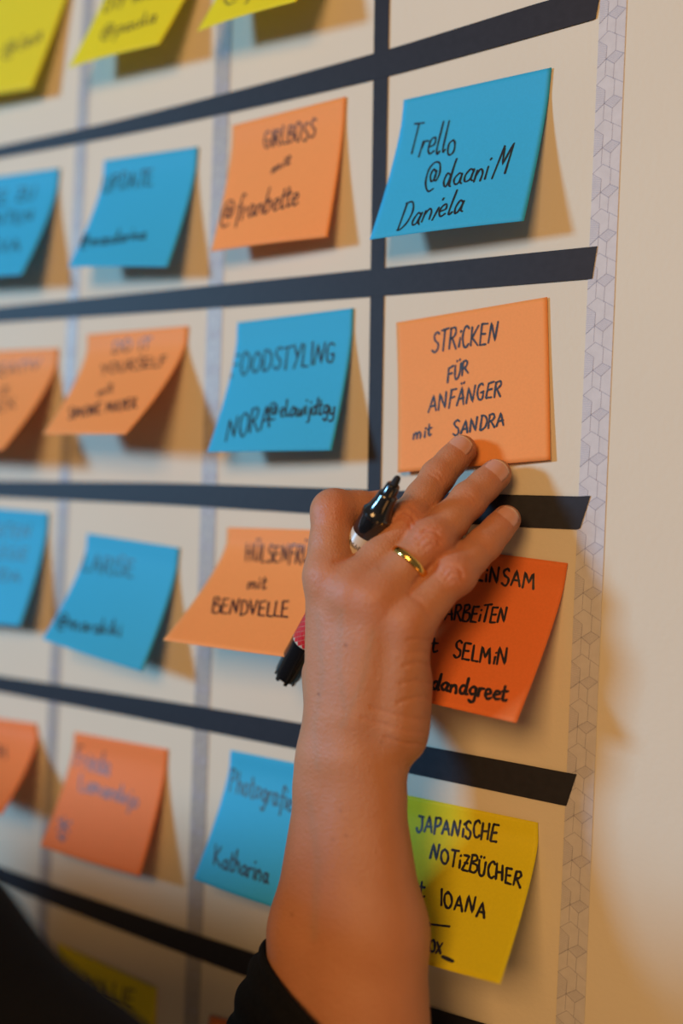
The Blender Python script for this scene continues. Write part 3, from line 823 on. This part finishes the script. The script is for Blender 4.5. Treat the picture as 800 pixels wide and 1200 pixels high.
person = mesh_holder = None
_tmp = empty('person_frame', WR)
body = big_mesh('person', HV, HFc, MAT['skin'], _tmp)
body.parent = None; body.location = tuple(_tmp['_org']); bpy.data.objects.remove(_tmp)
tag(body, 'person in a black sweater reaching up, right hand pressing a note and gripping a marker', 'person')
ca = body.data.color_attributes.new('skin_zones', 'FLOAT_COLOR', 'POINT')
buf = np.stack([red, vein, mole, np.ones(len(red))], 1).astype(np.float32)
ca.data.foreach_set('color', buf.ravel())

# fingernails: curved plates on the back of the last phalanx
MAT['nail'] = simple('fingernail', (.52, .255, .17), .25, spec=.5, coat=.25)
MAT['nail_tip'] = simple('nail_edge', (.66, .46, .32), .3, spec=.5)
def nail(k, tilt, length=10.5, half=52, shift=.0):
    J, R_ = FING[k]; a, b = J[2], J[3]; d = (b-a)/np.linalg.norm(b-a)
    up_ = back-d*(back@d); up_ /= np.linalg.norm(up_)
    sd = np.cross(d, up_)
    # roll the nail round the finger
    c, s = math.cos(tilt), math.sin(tilt); up2 = up_*c+sd*s; sd2 = np.cross(d, up2)
    r = R_[3]
    V = []; Fc = []; nu, nv = 12, 12
    base = b-d*(length-r*.78+shift)
    for j in range(nv+1):
        t = j/nv; s0 = length*t
        # width shrinks a little at the root (round) and tip
        wd = half*(math.sqrt(max(0, 1-((.22-t)/.24)**2)) if t < .22 else 1-.16*max(0, (t-.6)/.4)**2)
        wd = max(wd, 9)
        # follow finger surface: radius shrinks round the tip
        over = max(0, s0-(length-r*.78+shift)); rr = math.sqrt(max(.1, r*r-over*over*.55))+.42*(.25+.75*min(1, t*3))
        for i in range(nu+1):
            an = math.radians(wd)*(2*i/nu-1)
            lipf = 0 if t < .9 else -.25*(1-abs(2*i/nu-1))*0
            V.append(base+d*(s0-(.9*(2*i/nu-1)**2 if t > .8 else 0))+(up2*math.cos(an)+sd2*math.sin(an)*.98)*rr*(1-.02))
    for j in range(nv):
        for i in range(nu): a_ = j*(nu+1)+i; Fc.append((a_, a_+1, a_+nu+2, a_+nu+1))
    o = mesh_obj('fingernail', V, Fc, MAT['nail'], parent=body)
    o.data.materials.append(MAT['nail_tip'])
    for p_ in o.data.polygons:
        if p_.index >= nu*(nv-1): p_.material_index = 1
    so = o.modifiers.new('thickness', 'SOLIDIFY'); so.thickness = .0005; so.offset = 0
    return o
nail('middle', -.50, 11.5, 56, 2.2); nail('ring', -.38, 11.5, 56, 2.2); nail('little', -.25, 10, 54, 1.8)

# gold ring
MAT['gold'] = simple('polished_gold', (.86, .52, .13), .16, metal=1)
J, R_ = FING['ring']
t = .60; c = lerp(J[0], J[1], t); d = (J[1]-J[0])/np.linalg.norm(J[1]-J[0])
rr = lerp(R_[0], R_[1], t)*.985
sx = np.cross(d, back); sx /= np.linalg.norm(sx); sy = np.cross(d, sx)
V = []; Fc = []; nu, nv = 64, 12
for i in range(nu):
    an = 2*math.pi*i/nu; rad = sx*math.cos(an)+sy*math.sin(an)
    for j in range(nv):
        bn = 2*math.pi*j/nv
        V.append(c+rad*(rr+.55+.75*math.cos(bn))+d*1.75*math.sin(bn))
for i in range(nu):
    for j in range(nv):
        Fc.append((i*nv+j, ((i+1) % nu)*nv+j, ((i+1) % nu)*nv+(j+1) % nv, i*nv+(j+1) % nv))
tag(mesh_obj('finger_ring', V, Fc, MAT['gold'], origin=c), 'plain polished gold band on the ring finger', 'ring')

# =====================================================================
#  THE MARKER
# =====================================================================
m_tip = atZ(467, 558, 417); m_end = atZ(336, 792, 476)
md = (m_end-m_tip); m_len = np.linalg.norm(md); md /= m_len
ux = np.cross(md, back); ux /= np.linalg.norm(ux); uy = np.cross(md, ux)
MAT['black_plastic'] = simple('black_gloss_plastic', (.008, .008, .009), .16, spec=.6, coat=.3)
MAT['white_plastic'] = simple('white_barrel', (.52, .44, .34), .35)
MAT['red_print'] = simple('red_print', (.50, .02, .03), .35)
MAT['felt'] = simple('black_felt', (.01, .01, .012), .9)
marker = empty('marker_pen', (m_tip+m_end)/2)
tag(marker, 'black and white felt marker gripped behind the hand, its nib pointing up', 'marker')
def lathe(name, prof, mat, seg=40, parent=marker, rmod=None):
    V = []; Fc = []
    for (s, r) in prof:
        for i in range(seg):
            an = 2*math.pi*i/seg; q_ = r*(1 if rmod is None else rmod(s, an))
            V.append(m_tip+md*s+(ux*math.cos(an)+uy*math.sin(an))*q_)
    for j in range(len(prof)-1):
        for i in range(seg): Fc.append((j*seg+i, (j+1)*seg+i, (j+1)*seg+(i+1) % seg, j*seg+(i+1) % seg))
    Fc.append(tuple(range(seg))); Fc.append(tuple(reversed(range((len(prof)-1)*seg, len(prof)*seg))))
    o = mesh_obj(name, V, Fc, mat, parent=parent)
    md_ = o.modifiers.new('crisp', 'EDGE_SPLIT'); md_.split_angle = math.radians(38)
    return o
lathe('nib', [(0, .6), (.5, 1.25), (1.6, 1.6), (5.6, 2.0), (5.9, 2.0)], MAT['felt'])
lathe('nozzle', [(4.6, 2.3), (4.8, 2.9), (5.2, 3.1), (9.5, 3.5), (10.2, 4.3), (10.8, 4.45), (13.5, 4.7), (17.5, 5.6), (20.2, 6.5), (20.6, 7.05), (21.8, 7.15), (22.3, 6.75), (24.5, 6.75), (31.5, 6.95), (32.0, 6.7)], MAT['black_plastic'])
lathe('barrel', [(31.5, 6.55), (32, 6.85), (70, 6.9), (m_len-24, 6.9), (m_len-23.4, 6.6)], MAT['white_plastic'])
lathe('end_cap', [(m_len-24.0, 6.5), (m_len-23.8, 6.98), (m_len-10, 7.0), (m_len-2.5, 6.75), (m_len-2.2, 5.9), (m_len, 5.7)], MAT['black_plastic'])
# small teeth round the end cap
for i in range(7):
    an = 2*math.pi*i/7; cdir = ux*math.cos(an)+uy*math.sin(an); tdir = -ux*math.sin(an)+uy*math.cos(an)
    c0 = m_tip+md*(m_len-3)+cdir*5.4
    V = []
    for s in (0, 4.6):
        for (a_, b_) in ((-1, -1), (1, -1), (1, 1), (-1, 1)):
            tp = 1 if s == 0 else .75
            V.append(c0+md*s+tdir*1.15*a_*tp+cdir*.8*b_*tp)
    mesh_obj('cap_tooth', V, [(0, 3, 2, 1), (4, 5, 6, 7), (0, 1, 5, 4), (1, 2, 6, 5), (2, 3, 7, 6), (3, 0, 4, 7)], MAT['black_plastic'], parent=marker, smooth=False)
# red chequered band printed on the barrel, and small black lettering near the front
V = []; Fc = []
def patch(s0, s1, a0, a1, r=6.96, diamond=False):
    i0 = len(V); n = 3
    if diamond:
        sm, am = (s0+s1)/2, (a0+a1)/2
        for (s, a) in ((s0, am), (sm, a1), (s1, am), (sm, a0)): V.append(m_tip+md*s+(ux*math.cos(a)+uy*math.sin(a))*(r+.03))
        Fc.append((i0, i0+1, i0+2, i0+3)); return
    for j in range(2):
        for i in range(n+1):
            a = a0+(a1-a0)*i/n; V.append(m_tip+md*(s0 if j == 0 else s1)+(ux*math.cos(a)+uy*math.sin(a))*r)
    for i in range(n): Fc.append((i0+i, i0+i+1, i0+n+2+i, i0+n+1+i))
nA = 16
for r_ in range(10):
    for i in range(nA):
        a0 = 2*math.pi*(i+(r_ % 2)*.5)/nA; patch(m_len-43+r_*1.75, m_len-43+(r_+2)*1.75-.25, a0, a0+2*math.pi/nA*.95, diamond=True)
tag(mesh_obj('printed_check', V, Fc, MAT['red_print'], parent=marker, smooth=False), kind='stuff')
V = []; Fc = []
for i, (s0, ln) in enumerate(((36, 4), (36.6, 3), (36, 4.4), (37, 2.4), (36, 4.2), (36.5, 3.2), (36.2, 4))):
    for j in range(8):
        a = j*.785+i*.115; patch(s0, s0+ln*.55, a, a+.05, 6.97)
tag(mesh_obj('printed_lettering', V, Fc, MAT['ink'], parent=marker, smooth=False), kind='stuff')

# =====================================================================
#  THE SWEATER  (pushed-up sleeve, upper arm, shoulder, chest)
# =====================================================================
SHO = atZ(-220, 1172, 294); BIC = atZ(2, 1362, 300)
CH = SHO+np.array([-190., -55, -170.])
lo = np.array([SHO[0]-500, min(SHO[1], CH[1])-150, ELB[2]-330]); hi = np.array([FA2[0]+75, -5, SHO[2]+130])
SW = Field(lo, hi, 3.0)
Ds = SW.new()
SW.cone(Ds, P(390, 1400, 84), ELB, 42, 44, 14)
SW.cone(Ds, ELB, BIC, 42, 50, 16)
SW.cone(Ds, BIC, SHO, 50, 53, 16)
SW.cone(Ds, SHO, SHO+np.array([-150, -36, 4.]), 52, 54, 30)
SW.cone(Ds, SHO+np.array([-390, -30, -14.]), SHO+np.array([-190, -36, 4.]), 54, 54, 30)
SW.cone(Ds, SHO+np.array([-90, -30, -90.]), SHO+np.array([-110, -30, -430.]), 88, 95, 40)
SW.cone(Ds, SHO+np.array([-290, -30, -90.]), SHO+np.array([-270, -30, -430.]), 88, 95, 40)
SW.cone(Ds, SHO+np.array([-190, -35, -60.]), SHO+np.array([-190, -35, -430.]), 92, 100, 60)
SW.cone(Ds, SHO+np.array([-395, -30, -20.]), SHO+np.array([-430, -20, -330.]), 55, 44, 20)
SW.cone(Ds, SHO+np.array([-190, -55, 10.]), SHO+np.array([-190, -60, 46.]), 56, 46, 20)
SV, SF = SW.mesh(Ds); SV = relax(SV, SF, 3, .5)
MAT['sweater'] = noisy('black_knit', (.004, .004, .005), (.008, .008, .009), 500, rough=.9, bump=.5, bscale=900, dist=.0008, spec=.12)
sw = big_mesh('sweater', SV, SF, MAT['sweater'], body)

# the pushed-up sleeve: a tube with gathered folds, open at the slanted cuff
RINGS = [  # left px, right px, offset from the wall, half depth
 ((309, 1107), (507, 1276), 76, 30.0), ((300, 1122), (511, 1286), 76, 32.0), ((289, 1148), (516, 1303), 77, 34), ((277, 1178), (520, 1325), 78, 36),
 ((266, 1208), (524, 1348), 80, 37), ((256, 1250), (528, 1380), 82, 38), ((250, 1300), (530, 1420), 84, 39), ((252, 1360), (525, 1470), 90, 42)]
ctr = []; 
for l, r, of, b in RINGS:
    l3, r3 = at(l[0], l[1], of), at(r[0], r[1], of); ctr.append((l3, r3, b))
def ring_at(t):
    t = min(max(t, 0), len(ctr)-1.001); i = int(t); f = t-i
    a, b = ctr[i], ctr[i+1]; return lerp(a[0], b[0], f), lerp(a[1], b[1], f), lerp(a[2], b[2], f)
V = []; Fc = []; NU, NV = 96, 60
for j in range(NV+1):
    t = (len(ctr)-1)*(j/NV)**1.2
    l3, r3, b = ring_at(t); c = (l3+r3)/2; A = (r3-l3)/2
    Bv = back*b
    for i in range(NU):
        an = 2*math.pi*i/NU
        w = 1+.020*math.sin(t*5.2+1.7*math.sin(an)+.8*math.sin(2*an+1))*min(1, t*1.5)+.012*math.sin(3*an+t*2)
        if j == 0: w *= .985
        V.append(c+A*math.cos(an)*w+Bv*math.sin(an)*w)
for j in range(NV):
    for i in range(NU): Fc.append((j*NU+i, j*NU+(i+1) % NU, (j+1)*NU+(i+1) % NU, (j+1)*NU+i))
slv = mesh_obj('sleeve', V, Fc, MAT['sweater'], parent=body)
so = slv.modifiers.new('knit', 'SOLIDIFY'); so.thickness = .0022; so.offset = 0

for o in scene.objects:
    if '_org' in o: del o['_org']
